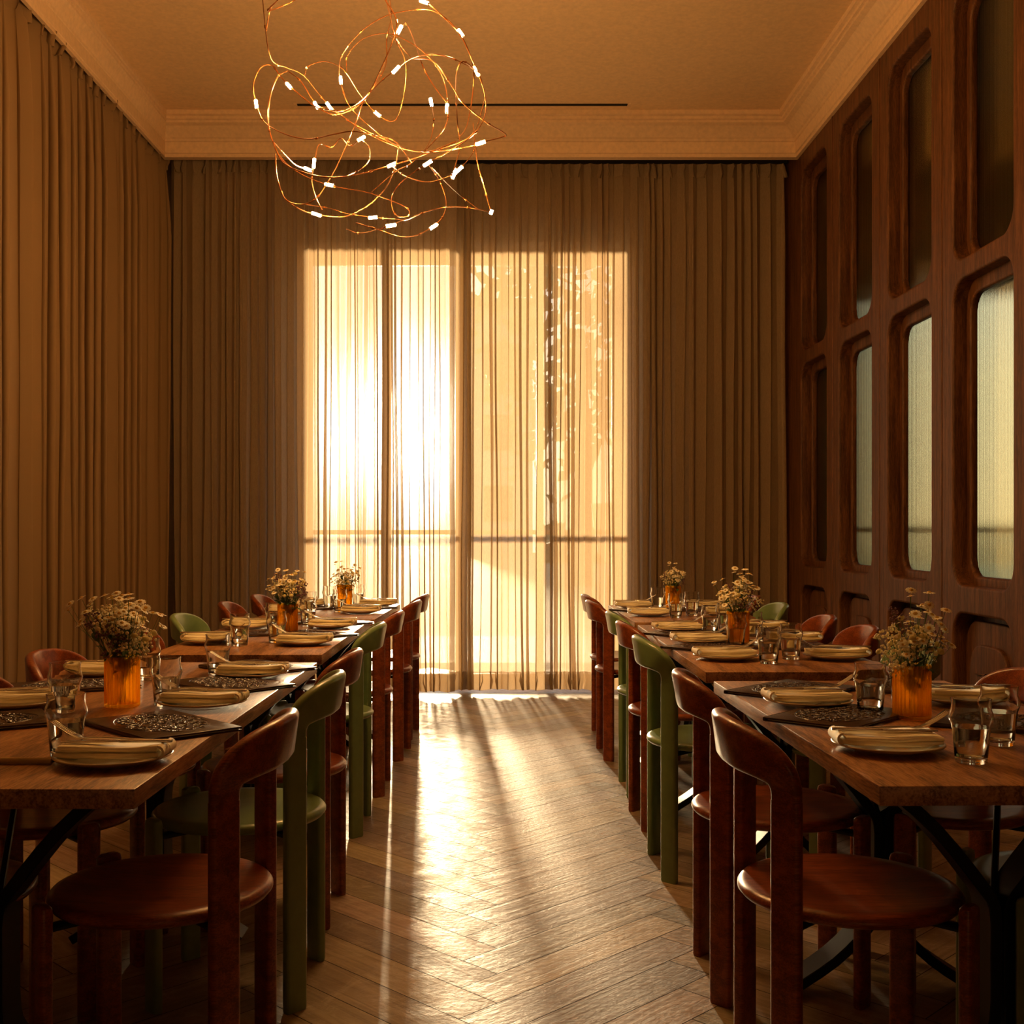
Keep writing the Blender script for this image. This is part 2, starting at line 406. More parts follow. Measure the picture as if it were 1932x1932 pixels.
for i in range(4):
    y = 4.48 + PW * i
    lab = 'dark wooden partition panel with ' + PL[i]
    if i == 0: p0.location = (XR, y, 0); tag(p0, lab, 'partition panel', 'wood and glass panels along the right wall')
    else: dup(p0, (XR, y, 0), 0, lab, 'wood and glass panels along the right wall')
struct('wall_right', bx(XR, XR + .1, YF, 4.47, 0, ZC), M['panel'])
struct('trim_1', bx(XR, XR + .1, 4.48 + 4 * PW - .012, 8.32, 0, ZC), M['panel'])

# ---------------------------------------------------------------- curtains
def wob(s, seed, p=1.0):
    return (math.sin(s * 2.3 / p + seed) + .7 * math.sin(s * 5.1 / p + seed * 1.7) + .5 * math.sin(s * 11.3 / p + seed * 2.9)) / 2.2
def curtain_sheet(L, z0, z1, pitch, amp, over, seed, rows=20, step=.0045, off=0.0, wid=(.5, .65, .8, 1.0, 1.3, 1.8)):
    """returns bmesh in a local frame: x along, y fold depth, z up"""
    bm = bmesh.new(); n = int(L / step); V = []
    rnd = random.Random(seed); ph = [0]; s = 0
    # random fold widths -> phase table
    edges = [0]
    while edges[-1] < L: edges.append(edges[-1] + pitch * rnd.choice(wid))
    ams = [rnd.uniform(.6, 1.25) for _ in edges]; ovs = [rnd.uniform(.1, 1.5) for _ in edges]
    j = 0; tab = []
    for i in range(n + 1):
        s = L * i / n
        while j < len(edges) - 2 and s > edges[j + 1]: j += 1
        f = (s - edges[j]) / (edges[j + 1] - edges[j]); f2 = f * f * (3 - 2 * f)
        tab.append((s, 2 * PI * (j + f), ams[j] + (ams[j + 1] - ams[j]) * f2, ovs[j] + (ovs[j + 1] - ovs[j]) * f2))
    for r in range(rows + 1):
        t = r / rows; z = z0 + (z1 - z0) * t
        k = 1 - .55 * max(0, (t - .86) / .14) ** 1.2          # pinched heading
        k *= 1.0 + .12 * math.sin(3 * t + seed)
        row = []
        for s, th, am, ov in tab:
            drift = .012 * wob(s * 3 + t * 1.3, seed) * (1 - t) + .006 * math.sin(th * .5 + t * 4)
            x = s - over * ov * k * math.sin(2 * th) + drift
            y = amp * am * k * math.cos(th) + .010 * (1 - t) * wob(s * 4 + t * 2, seed + 3) + off
            row.append(bm.verts.new((x, y, z + .006 * wob(s * 6, seed + 5) * (1 if r == 0 else 0))))
        V.append(row)
    for a, b in zip(V, V[1:]):
        for i in range(n): bm.faces.new((a[i], a[i + 1], b[i + 1], b[i]))
    return bm
ZT = 3.735
def curtain(name, label, loc, rz, L, mat, pitch, amp, over, seed, hem=True, **kw):
    t = tag(empty(name, loc, rz), label, 'curtain', None)
    obj('fabric', curtain_sheet(L, .022, ZT, pitch, amp, over, seed, **kw), mat, t, ang=180)
    if hem:
        obj('hem', curtain_sheet(L, .022, .15, pitch, amp, over, seed, rows=2, off=.004, **kw), mat, t, ang=180)
    obj('heading', curtain_sheet(L, ZT - .10, ZT, pitch, amp, over, seed, rows=4, off=.004, **kw), mat, t, ang=180)
    tr = bmesh.new(); box(tr, -.02, L + .02, -.012, .012, ZT + .005, ZT + .03); obj('track', tr, M['dark'], t)
    return t
curtain('sheer_curtain', 'left tan sheer linen curtain on the back wall, sun glowing through its right half', (-2.27, 8.04, 0), 0, 1.985, M['sheer'], .078, .034, .0155, 15, wid=(.55, .75, .9, 1.1, 1.5))
curtain('sheer_curtain', 'right tan sheer linen curtain on the back wall, ending beside the wooden panels', (-.34, 8.15, 0), 0, 2.37, M['sheer'], .084, .034, .0165, 23, wid=(.55, .75, .9, 1.1, 1.5))
c3 = curtain('linen_curtain', 'heavy tan linen curtain covering the whole left wall', (-2.335, .6, 0), R(90), 7.38, M['drape'], .145, .068, .027, 5, wid=(.75, .85, 1.0, 1.15))

# ---------------------------------------------------------------- outside
struct('ground_outside', bx(-40, 40, 9, 80, -.3, -.02), M['lawn'], smooth=False)
struct('terrace', bx(-6, 8, 8.8, 12.5, -.12, -.004), M['paving'], smooth=False)
def blob_tree(loc, h, r, seed, label, name='garden_tree'):
    rnd = random.Random(seed); t = tag(empty(name, loc), label, 'tree', None)
    bm = bmesh.new(); tube(bm, [(0, 0, 0), (.05, 0, h * .35), (.0, .1, h * .6)], [r * .12, r * .08, r * .05], 8); obj('trunk', bm, M['bark'], t)
    bm = bmesh.new()
    for i in range(1500):
        a = rnd.uniform(0, 2 * PI); u = rnd.uniform(-1, 1); q = rnd.uniform(.5, 1) ** .5 * r * (1 + .25 * math.sin(3 * a + seed) + .15 * math.sin(7 * u + a * 2))
        p = Vector((q * math.cos(a) * math.sqrt(1 - u * u), q * math.sin(a) * math.sqrt(1 - u * u), h * .66 + q * u * .95 * h * .36 / r))
        n = Vector((rnd.gauss(0, 1), rnd.gauss(0, 1), rnd.gauss(0, 1))).normalized(); x = n.orthogonal().normalized(); y = n.cross(x); s = r * rnd.uniform(.06, .12)
        bm.faces.new([bm.verts.new(p + x * s), bm.verts.new(p + y * s * .6), bm.verts.new(p - x * s), bm.verts.new(p - y * s * .6)])
    obj('crown', bm, M['foliage'], t, smooth=False); return t
blob_tree((1.75, 24, -.1), 8.2, 2.1, 3, 'tall leafy tree dimly seen through the right sheer curtain')
def hedge():
    rnd = random.Random(4); bm = bmesh.new()
    for i in range(2500):
        p = Vector((rnd.uniform(1.5, 16), rnd.uniform(40, 41.5), rnd.uniform(-.1, 1.0) ** 1 * (1.2 + .2 * math.sin(i))))
        n = Vector((rnd.gauss(0, 1), rnd.gauss(0, 1), rnd.gauss(0, 1))).normalized(); x = n.orthogonal().normalized(); y = n.cross(x); s = .22
        bm.faces.new([bm.verts.new(p + x * s), bm.verts.new(p + y * s * .6), bm.verts.new(p - x * s), bm.verts.new(p - y * s * .6)])
    tag(obj('garden_hedge', bm, M['foliage'], smooth=False), 'low hedge running across behind the lawn outside the window', 'hedge')
hedge()
bld = tag(empty('garden_building', (6.0, 52, 0)), 'pale building faintly visible through the right sheer above the hedge', 'building')
obj('wall', bx(-7.5, -4.4, 0, 8, -.1, 11.2), M['render'], bld, smooth=False); obj('roof', bx(-7.7, -4.2, -.3, 8.3, 11.2, 11.5), M['bark'], bld, smooth=False)
for i in range(3): obj('window', bx(-6.6, -5.3, -.03, .02, 1.5 + i * 3.2, 3.1 + i * 3.2), M['dark'], bld, smooth=False)
rfl_bm = bmesh.new(); loft(rfl_bm, [[Vector((-.10, y, .5)), Vector((.16, y, .18)), Vector((.16, y, .95)), Vector((-.16, y, .93))] for y in (0, .03)])  # white quad on an added post, standing in for a bright slanted window reflection
bo = obj('tilted_reflection', rfl_bm, M['reflection_quad'], smooth=False); bo.location = (.99, 10.2, .45); tag(bo, 'tilted white quad standing in for a bright reflection outside the right window pane', 'reflection_quad')
sb = obj('reflection_post', bx(-.02, .02, 0, .04, -.45, .3), M['bark'], bo)

# ---------------------------------------------------------------- chairs (seat centre at origin, sitter faces +Y)
def leg_mesh(x, y, z1, wd, th, lean=0):
    ang = math.atan2(y, x) + PI / 2; u = Vector((math.cos(ang), math.sin(ang), 0)); v = Vector((-u.y, u.x, 0)); bm = bmesh.new(); rings = []
    zs = [(0, .94), (.006, 1.0), (z1 * .5, 1.0), (z1 - .012, 1.0), (z1 - .004, .9), (z1, .62)] if lean else [(0, .94), (.006, 1.0), (.35, 1.0), (z1, 1.0)]
    for z, s in zs: rings.append([Vector((x, y, z)) + u * a * s + v * b * s for a, b in rsec(wd, th, .009, 3)])
    loft(bm, rings); return bm
def slerp(a, b, t):
    a = a.normalized(); b = b.normalized(); w_ = math.acos(max(-1, min(1, a.dot(b)))); return (a * math.sin((1 - t) * w_) + b * math.sin(t * w_)) / math.sin(w_)
def back_mesh():
    bm = bmesh.new(); half = []
    keys = [(0, (.168, -.168, .655), 0, .060, .025), (.12, (.1695, -.170, .680), .06, .062, .026), (.26, (.1685, -.180, .704), .24, .068, .027),
            (.42, (.156, -.197, .722), .48, .076, .028), (.60, (.128, -.219, .735), .72, .086, .028), (.80, (.075, -.240, .742), .92, .096, .027), (1.0, (0, -.249, .744), 1, .10, .027)]
    cs = catmull([k[1] for k in keys], 4); ex = catmull([(k[2], k[3], k[4]) for k in keys], 4)
    u0 = Vector((.70, .70, 0)); u1 = Vector((0, -.20, 1))
    full = [(Vector(c), e, 1) for c, e in zip(cs, ex)] + [(Vector((-c.x, c.y, c.z)), e, -1) for c, e in list(zip(cs, ex))[::-1][1:]]
    rings = []
    for i, (c, e, sg) in enumerate(full):
        tg = (full[min(i + 1, len(full) - 1)][0] - full[max(i - 1, 0)][0]).normalized()
        if i == 0: tg = Vector((0, 0, 1))
        if i == len(full) - 1: tg = Vector((0, 0, -1))
        a = u0.copy(); a.x *= sg; uu = slerp(a, u1, min(1, max(0, e[0]))); uu = (uu - tg * uu.dot(tg)).normalized(); v = tg.cross(uu)
        if sg < 0 and False: v = -v
        rings.append([c + uu * p + v * q for p, q in rsec(e[1], e[2], .012, 5)])
    loft(bm, rings); return bm
def make_chair(mat):
    t = empty('dining_chair')
    bm = bmesh.new()
    lathe(bm, [(0, .446), (.06, .4465), (.13, .449), (.178, .453), (.200, .4545), (.211, .451), (.217, .444), (.217, .438), (.210, .430), (.195, .427), (.1, .426), (0, .426)], 64)
    obj('seat', bm, mat, t, ang=60)
    obj('backrest', back_mesh(), mat, t, ang=60)
    for s in (1, -1):
        obj('leg', leg_mesh(.168 * s, -.168, .655, .060, .025), mat, t); obj('leg', leg_mesh(.170 * s, .170, .462, .052, .025, 1), mat, t)
    bm = bmesh.new()
    for a in (45, 135, 225, 315):
        u = Vector((math.cos(R(a)), math.sin(R(a)), 0)); v = Vector((-u.y, u.x, 0))
        loft(bm, [[u * r + v * p + Vector((0, 0, .416 + q)) for p, q in rsec(.05 if r < .1 else .03, .012, .004, 2)] for r in (.04, .12, .228)])
    obj('seat_bracket', bm, M['black'], t); return t
chB = make_chair(M['chair_brown']); chG = make_chair(M['chair_green'])
used = {}
def put_chair(kind, x, y, rz, label, group):
    src = chB if kind == 'b' else chG
    if kind not in used:
        used[kind] = 1; tree(src); src.location = (x, y, 0); src.rotation_euler = (0, 0, rz); tag(src, label, 'chair', group); return src
    c = dup(src, (x, y, 0), rz, label, group); c['category'] = 'chair'; return c
GR = {('L', 'a'): 'chairs on the aisle side of the left tables', ('L', 'f'): 'chairs along the left curtain', ('R', 'a'): 'chairs on the aisle side of the right tables', ('R', 'f'): 'chairs along the wooden panels'}
RZ = {('L', 'a'): R(90), ('L', 'f'): R(-90), ('R', 'a'): R(-90), ('R', 'f'): R(90)}     # local +Y turned towards the table centre
TN = {0: 'nearest', 1: 'middle', 2: 'farthest'}; SN = {'L': 'left', 'R': 'right'}
SD = {('L', 'a'): 'aisle side', ('L', 'f'): 'curtain side', ('R', 'a'): 'aisle side', ('R', 'f'): 'panel side'}
ON = {2: ['front', 'rear'], 3: ['front', 'centre', 'rear']}
chairs = {('L', 'a'): [('b', -.667, 2.30, 0, 0), ('g', -.655, 2.94, 0, 1), ('b', -.675, 3.50, 0, 2), ('g', -.70, 4.50, 1, 0), ('b', -.682, 5.15, 1, 1), ('b', -.654, 5.93, 2, 0), ('b', -.65, 6.5, 2, 1)],
          ('L', 'f'): [('b', -1.14, 2.28, 0, 0), ('b', -1.13, 2.90, 0, 1), ('b', -1.13, 3.47, 0, 2), ('b', -1.145, 4.35, 1, 0), ('g', -1.135, 4.98, 1, 1), ('b', -1.13, 5.80, 2, 0), ('b', -1.10, 6.42, 2, 1)],
          ('R', 'a'): [('b', .70, 2.30, 0, 0), ('b', .72, 2.97, 0, 1), ('g', .73, 3.95, 1, 0), ('b', .738, 4.58, 1, 1), ('g', .75, 5.13, 1, 2), ('b', .72, 5.93, 2, 0), ('b', .738, 6.47, 2, 1)],
          ('R', 'f'): [('g', 1.18, 2.33, 0, 0), ('b', 1.16, 2.99, 0, 1), ('g', 1.17, 3.78, 1, 0), ('b', 1.17, 4.38, 1, 1), ('b', 1.17, 4.92, 1, 2), ('g', 1.17, 5.72, 2, 0), ('b', 1.18, 6.35, 2, 1)]}
NP = {('L', 0): 3, ('L', 1): 2, ('L', 2): 2, ('R', 0): 2, ('R', 1): 3, ('R', 2): 2}
rc = random.Random(3)
for (s, a), lst in chairs.items():
    for kd, x, y, ti, oi in lst:
        lab = '%s wooden chair with curved back, %s %s of the %s %s table' % ('red-brown' if kd == 'b' else 'sage green', ON[NP[s, ti]][oi], SD[s, a], TN[ti], SN[s])
        put_chair(kd, x, y, RZ[s, a] + R(rc.uniform(-3, 3)), lab, GR[s, a])

# ---------------------------------------------------------------- tables
TZ = .725; TT = .034
tables = [('L', 0, -.602, -.583, 1.92, 3.74), ('L', 1, -.602, -.600, 3.965, 5.47), ('L', 2, -.585, -.560, 5.525, 6.66), ('R', 0, .642, .615, 1.945, 3.285), ('R', 1, .630, .632, 3.485, 5.19), ('R', 2, .635, .630, 5.34, 6.55)]
def flat_bar(bm, pts, wd, th):
    rings = []
    P = [Vector(p) for p in pts]
    for i, p in enumerate(P):
        t = (P[min(i + 1, len(P) - 1)] - P[max(i - 1, 0)]).normalized(); v = Vector((0, 1, 0)); n = t.cross(v)
        rings.append([p + v * a + n * b for a, b in rsec(wd, th, .002, 1)])
    loft(bm, rings)
def make_table(s, ti, xn, xf, y0, y1):
    sg = -1 if s == 'L' else 1; W = {('L', 0): .72, ('R', 0): .66}.get((s, ti), .60); yc = (y0 + y1) / 2; L = y1 - y0; xc = (xn + xf) / 2 + sg * W / 2
    t = empty('dining_table', (xc, yc, 0), math.atan2(-(xf - xn), L))
    tag(t, 'oak plank table with black steel trestles, %s on the %s' % (TN[ti], SN[s]), 'table', 'dining tables')
    obj('tabletop', bx(-W / 2, W / 2, -L / 2, L / 2, TZ - TT, TZ, bev=.0022), M['table'], t)
    ys = (-L / 2 + .30, L / 2 - .5 if NP[s, ti] == 3 else L / 2 - .40)
    for yy in ys:
        tr = obj('trestle', bx(-.25, .25, yy - .03, yy + .03, TZ - TT - .006, TZ - TT, bev=.001), M['black'], t)
        for q in (-1, 1):
            bm = bmesh.new()
            P = catmull([(q * .235, yy, TZ - TT - .014), (q * .13, yy, .585), (q * .040, yy, .475), (q * .015, yy, .43), (q * .0128, yy, .34), (q * .015, yy, .22), (q * .040, yy, .17), (q * .12, yy, .09), (q * .235, yy, .014)], 3)
            flat_bar(bm, P, .085, .024); obj('bent_leg', bm, M['black'], tr)
    bm = bmesh.new()
    for q in (-1, 1): tube(bm, [(0, ys[0], .44), (q * .16, (ys[0] + ys[1]) / 2, TZ - TT - .004)], .007, 8); tube(bm, [(0, ys[1], .44), (q * .16, (ys[0] + ys[1]) / 2, TZ - TT - .004)], .007, 8)
    obj('brace', bm, M['black'], t)
for a in tables: make_table(*a)

# ---------------------------------------------------------------- tableware prototypes
def m_plate():
    t = empty('side_plate'); bm = bmesh.new()
    lathe(bm, [(0, .006), (.055, .006), (.070, .008), (.088, .0135), (.1035, .0175), (.1055, .0165), (.104, .0145), (.088, .0100), (.070, .0042), (.060, .003), (.056, 0), (.052, 0), (.050, .003), (0, .003)], 56)
    obj('dish', bm, M['white'], t, ang=50)
    bm = bmesh.new(); lathe(bm, [(.1035, .0180), (.1062, .0176), (.1068, .0162), (.1050, .0142), (.1035, .0150)], 56, closed=True); obj('rim', bm, M['rim'], t, ang=60); return t
def m_nap():
    t = empty('napkin')
    rn = random.Random(2)
    def layer(wd, z, th, L, xo, ph, yo=0):
        bm = bmesh.new(); rings = []
        for k in range(25):
            f = k / 24; y = -L / 2 + L * f + yo; e = min(1, .35 + 6 * min(f, 1 - f) if min(f, 1 - f) < .11 else 1)
            zz = z + .0012 * math.sin(7 * f + ph) + .010 * max(0, abs(f - .5) - .36) 
            rings.append([Vector((xo + a + .002 * math.sin(11 * f + ph), y, zz + b + .0008 * math.sin(a * 60 + 6 * f + ph))) for a, b in rsec(wd * (1 + .05 * math.sin(5 * f + ph)), th * (.6 + .4 * e), th * .48, 4)])
        loft(bm, rings); return bm
    obj('fold', layer(.086, .0200, .010, .190, 0, 0), M['napkin'], t, ang=70)
    obj('fold', layer(.078, .0275, .008, .184, .004, 1.3, .003), M['napkin'], t, ang=70)
    obj('fold', layer(.030, .0330, .008, .180, -.028, 2.1, -.002), M['napkin'], t, ang=70)
    bm = bmesh.new()                       # curled end of the cloth at the diner's side
    for x0, ph in ((-.022, 0), (.018, 1.2)):
        rings = []
        for i in range(9):
            a = -PI / 2 - PI * i / 8; rings.append([Vector((x0 + p, -.094 + .010 * math.cos(a) + .001 * q, .0275 + .010 * math.sin(a) * -1)) + Vector((0, .0022 * math.cos(a) * sgn, .0022 * math.sin(a) * -sgn)) for p, q, sgn in ((-.022, 0, 1), (.022, 1, 1), (.022, 1, -1), (-.022, 0, -1))])
        loft(bm, rings)
    obj('curled_edge', bm, M['napkin'], t, ang=70); return t
def m_fork():
    t = empty('fork'); bm = bmesh.new()
    prof = [(-.100, .0085, .0030, .041), (-.092, .0115, .0036, .041), (-.04, .0070, .0042, .0415), (.02, .0060, .0044, .043), (.040, .0066, .0040, .0425), (.052, .013, .0030, .041), (.064, .021, .0024, .042), (.078, .0225, .0022, .047)]
    loft(bm, [[Vector((a, y, z + b)) for a, b in rsec(w_, th, th * .45, 3)] for y, w_, th, z in prof]); obj('handle', bm, M['steel'], t, ang=60)
    for i in range(4):
        bm = bmesh.new(); x = -.0088 + i * .00587
        loft(bm, [[Vector((x + a, y, z + b)) for a, b in rsec(w_, .0024, .0009, 2)] for y, w_, z in ((.077, .0042, .0466), (.092, .0034, .0545), (.108, .0030, .0640), (.119, .0016, .0710))]); obj('tine', bm, M['steel'], t, ang=60)
    return t
def m_knife():
    t = empty('table_knife'); bm = bmesh.new()
    loft(bm, [[Vector((a, y, .0415 + b)) for a, b in rsec(w_, th, th * .45, 3)] for y, w_, th in ((-.105, .008, .005), (-.098, .012, .0066), (-.05, .010, .0062), (-.012, .009, .006), (-.008, .007, .004))]); obj('handle', bm, M['steel'], t, ang=60)
    bm = bmesh.new()
    loft(bm, [[Vector((a + dx, y, .0415 + b)) for a, b in rsec(w_, .0026, .0009, 2)] for y, w_, dx in ((-.010, .008, 0), (.0, .015, .002), (.05, .018, .003), (.08, .015, .002), (.094, .004, -.003))]); obj('blade', bm, M['steel'], t, ang=60); return t
def m_tumbler():
    t = empty('water_glass'); bm = bmesh.new()
    out = [(0, 0), (.026, 0), (.0285, .002), (.0288, .006), (.0315, .040), (.0345, .066), (.0362, .072), (.0392, .080), (.0396, .086), (.0378, .093), (.0352, .100), (.0350, .110), (.0362, .1180)]
    inn = [(.0352, .1185), (.0338, .1100), (.0340, .1000), (.0364, .093), (.0382, .086), (.0378, .080), (.0348, .072), (.0330, .066), (.0300, .040), (.0268, .013), (.024, .010), (0, .0095)]
    lathe(bm, out + inn, 40); obj('bowl', bm, M['glass'], t, ang=70)
    bm = bmesh.new(); lathe(bm, [(0, .0099), (.0238, .0104), (.0264, .0134), (.0296, .040), (.0326, .0655), (.0325, .0665), (0, .0662)], 40); obj('water', bm, M['water'], t, ang=50); return t
def m_menu_o():
    t = empty('menu'); bm = bmesh.new(); bmp = bmesh.new()
    obj('cover', bx(-.105, .105, -.160, .160, .0065, .0105, bev=.0015), M['menu'], t); obj('back_cover', bx(-.105, .105, -.160, .160, .0008, .0040, bev=.0012), M['menu'], t)
    obj('pages', bx(-.100, .100, -.154, .154, .0040, .0065), M['bud'], t)
    bm = bmesh.new(); rm = random.Random(6); sp_ = []
    for _ in range(900):
        x, y = rm.uniform(-.085, .085), rm.uniform(-.128, .128); q = (x / .088) ** 2 + (y / .13) ** 2; rr = rm.uniform(.006, .0125)
        if q > .92 or any((x - a) ** 2 + (y - b) ** 2 < (.92 * (rr + c)) ** 2 for a, b, c in sp_): continue
        sp_.append((x, y, rr)); a0 = rm.uniform(0, 6.28); sg = rm.choice((-1, 1))
        tube(bm, [(x + rr * (1 - .8 * k / 14) * math.cos(a0 + sg * k * .62), y + rr * (1 - .8 * k / 14) * math.sin(a0 + sg * k * .62), .0106) for k in range(15)], .0016, 5)
        tube(bm, [(x + rr * math.cos(a0), y + rr * math.sin(a0), .0106), (x + rr * 1.5 * math.cos(a0 - sg * .5), y + rr * 1.5 * math.sin(a0 - sg * .5), .0106)], .0012, 5)
    tube(bm, [(.090 * math.cos(a / 20 * PI), .134 * math.sin(a / 20 * PI), .0105) for a in range(41)], .0008, 5)
    obj('embossed_scrollwork', bm, M['menu'], t)
    obj('spine', bx(-.110, -.1035, -.160, .160, .0008, .0105, bev=.0025), M['menu'], t); return t
PR = dict(side_plate=m_plate(), napkin=m_nap(), fork=m_fork(), table_knife=m_knife(), water_glass=m_tumbler(), menu=m_menu_o())
first = set()
def put(kind, loc, rot, label, cat, group):
    p = PR[kind]
    if kind not in first:
        first.add(kind); tree(p); p.location = loc; p.rotation_euler = (0, 0, rot) if isinstance(rot, (int, float)) else rot; return tag(p, label, cat, group)
    o = dup(p, loc, rot, label, group); o['category'] = cat; return o
plates = {('L', 'a'): [(-.708, 2.13, 0, 0), (-.715, 2.80, 0, 1), (-.716, 3.36, 0, 2), (-.722, 4.31, 1, 0), (-.722, 5.04, 1, 1), (-.70, 5.91, 2, 0), (-.668, 6.43, 2, 1)],
          ('L', 'f'): [(-1.17, 2.20, 0, 0), (-1.17, 2.80, 0, 1), (-1.16, 3.40, 0, 2), (-1.08, 4.35, 1, 0), (-1.08, 5.0, 1, 1), (-1.07, 5.86, 2, 0), (-1.05, 6.42, 2, 1)],
          ('R', 'a'): [(.762, 2.25, 0, 0), (.76, 2.82, 0, 1), (.757, 3.82, 1, 0), (.762, 4.35, 1, 1), (.762, 4.86, 1, 2), (.755, 5.74, 2, 0), (.745, 6.30, 2, 1)],
          ('R', 'f'): [(1.155, 2.20, 0, 0), (1.155, 2.85, 0, 1), (1.125, 3.83, 1, 0), (1.12, 4.38, 1, 1), (1.12, 4.90, 1, 2), (1.12, 5.75, 2, 0), (1.11, 6.32, 2, 1)]}
rp = random.Random(12)
def vis(x, y, m=.12): return -30 < K(x - m, y) < 1960 or -30 < K(x + m, y) < 1960
for (s, a), lst in plates.items():
    rz = RZ[s, a]; d = Vector((math.cos(rz + PI / 2), math.sin(rz + PI / 2), 0))      # towards the table centre
    for x, y, ti, oi in lst:
        vp = vis(x, y, .11)
        ph = '%s %s of the %s %s table' % (ON[NP[s, ti]][oi], SD[s, a], TN[ti], SN[s]); j = R(rp.uniform(-5, 5)); z = TZ + .0003
        gp = 'place settings on the %s tables' % SN[s]
        if vp: put('side_plate', (x, y, z), rz, 'cream stoneware plate under a napkin, ' + ph, 'plate', 'side plates')
        if vp: put('napkin', (x, y, z), rz + j, 'folded cream napkin on its plate, ' + ph, 'napkin', 'folded napkins')
        near = R(-14) if (s == 'L') == (a == 'a') else R(14)
        side = Vector((0, 1, 0))
        if vp: put('fork', (x + d.x * .006, y + .012, z + .0012), rz + j + near * .6, 'steel fork on napkin, tines up, ' + ph, 'fork', 'forks')
        if vp: put('table_knife', (x - d.x * .006, y - .016, z + .0012), rz + j - near * .25, 'steel table knife laid on napkin, ' + ph, 'knife', 'table knives')
        gx, gy = (x + d.x * .128, y + .10) if a == 'a' else (x + d.x * .118, y - .09)
        if s == 'R' and a == 'a': gx, gy = x + d.x * .115, y - .115
        if s == 'L' and a == 'a': gx, gy = x + d.x * .118, y + .085
        if s == 'L' and ti == 0 and oi == 1: gx, gy = -.812, 2.83
        if s == 'L' and ti == 0 and oi == 0 and a == 'a': gx, gy = -.822, 2.20
        if s == 'R' and a == 'f': gx, gy = x - .150, y + (.11 if oi == 0 and ti == 0 else 0)
        if s == 'L' and a == 'f': gx, gy = x + (.155 if ti == 0 else .13), y - .09
        if vis(gx, gy, .03): put('water_glass', (gx, gy, z), rp.uniform(0, 6), 'wavy-sided tumbler half full of water, ' + ph, 'glass', 'water glasses')
        mx_, my_ = (x + d.x * .022, y + .375 + rp.uniform(-.01, .01)) if a == 'a' else (x + d.x * .02, y + .335)
        if (s, ti, oi, a) in (('L', 0, 2, 'a'), ('L', 1, 1, 'a'), ('R', 0, 1, 'a'), ('R', 1, 2, 'a'), ('R', 2, 1, 'a'), ('L', 2, 1, 'a')) or (a == 'f' and oi == NP[s, ti] - 1): my_ = y + .235
        mr = (R(-46) if s == 'R' else R(46)) if a == 'a' else (R(62) if s == 'R' else R(-62))
        my_ = min(my_, {('L', 0): 3.56, ('L', 1): 5.27, ('L', 2): 6.46, ('R', 0): 3.09, ('R', 1): 4.99, ('R', 2): 6.35}[s, ti])
        if abs(my_ - y) > .19 and vis(mx_, my_, .15):
            put('menu', (mx_, my_, z), mr + R(rp.uniform(-4, 4)), 'brown embossed leather menu beyond the plate, ' + ph, 'menu', 'leather menus')
pen = tag(empty('pen', (-.905, 2.12, TZ + .0065), R(88)), 'thin tan pen lying at the left edge of the nearest left table', 'pen')
bm = bmesh.new(); tube(bm, [(0, -.09, 0), (0, -.088, 0), (0, .035, 0), (0, .045, 0)], [.003, .006, .006, .0035], 12); obj('barrel', bm, M['pen'], pen)
bm = bmesh.new(); tube(bm, [(0, -.098, 0), (0, -.09, 0)], [.001, .003], 10); obj('tip', bm, M['dark'], pen)

# ---------------------------------------------------------------- vases and flowers
def m_vase():
    t = empty('flower_vase'); bm = bmesh.new(); fl = lambda a: .0030 * abs(math.sin(a * 12)) - .0015
    lathe(bm, [(0, 0), (.036, 0), (.0405, .002), (.041, .006), (.041, .121), (.040, .1225)], 144, fl=fl)
    lathe(bm, [(.040, .1225), (.0375, .1225), (.0370, .121), (.0370, .010), (.033, .0075), (0, .007)], 144, fl=fl)
    bmesh.ops.remove_doubles(bm, verts=bm.verts, dist=1e-5); obj('fluted_wall', bm, M['amber'], t, ang=50); return t
def blossom_mesh(kind):
    bm = bmesh.new()
    if kind == 'daisy':
        for i in range(12):
            a = 2 * PI * i / 12; u = Vector((math.cos(a), math.sin(a), 0)); v = Vector((-u.y, u.x, 0)); r = .0098
            P = [u * .003 + v * .0008, u * r * .6 + v * .0022, u * r + v * .0014 + Vector((0, 0, -.001)), u * r - v * .0014 + Vector((0, 0, -.001)), u * r * .6 - v * .0022, u * .003 - v * .0008]
            bm.faces.new([bm.verts.new(p) for p in P])
        m = bmesh.ops.create_uvsphere(bm, u_segments=10, v_segments=6, radius=.0038, matrix=Matrix.Diagonal((1, 1, .6, 1)))
        for v in m['verts']:
            for f in v.link_faces: f.material_index = 1
    else:
        rr = {'button': .0075, 'bud': .0036, 'purple': .0030}[kind]
        if kind == 'purple':
            rn = random.Random(8)
            for i in range(9): bmesh.ops.create_icosphere(bm, subdivisions=1, radius=.0026, matrix=Matrix.Translation((rn.uniform(-.007, .007), rn.uniform(-.007, .007), rn.uniform(-.006, .008))))
        elif kind == 'bud':
            rn = random.Random(5)
            for i in range(5): bmesh.ops.create_icosphere(bm, subdivisions=2, radius=rr * rn.uniform(.7, 1), matrix=Matrix.Translation((rn.uniform(-.009, .009), rn.uniform(-.009, .009), rn.uniform(-.006, .008))))
        else: bmesh.ops.create_uvsphere(bm, u_segments=14, v_segments=9, radius=rr, matrix=Matrix.Diagonal((1, 1, .72, 1)))
    me = bpy.data.meshes.new(kind); bm.to_mesh(me); bm.free()
    for m in {'daisy': (M['petal'], M['yellow']), 'button': (M['button'],), 'bud': (M['bud'],), 'purple': (M['purple'],)}[kind]: me.materials.append(m)
    return me
BM_ = {k: blossom_mesh(k) for k in ('daisy', 'button', 'bud', 'purple')}
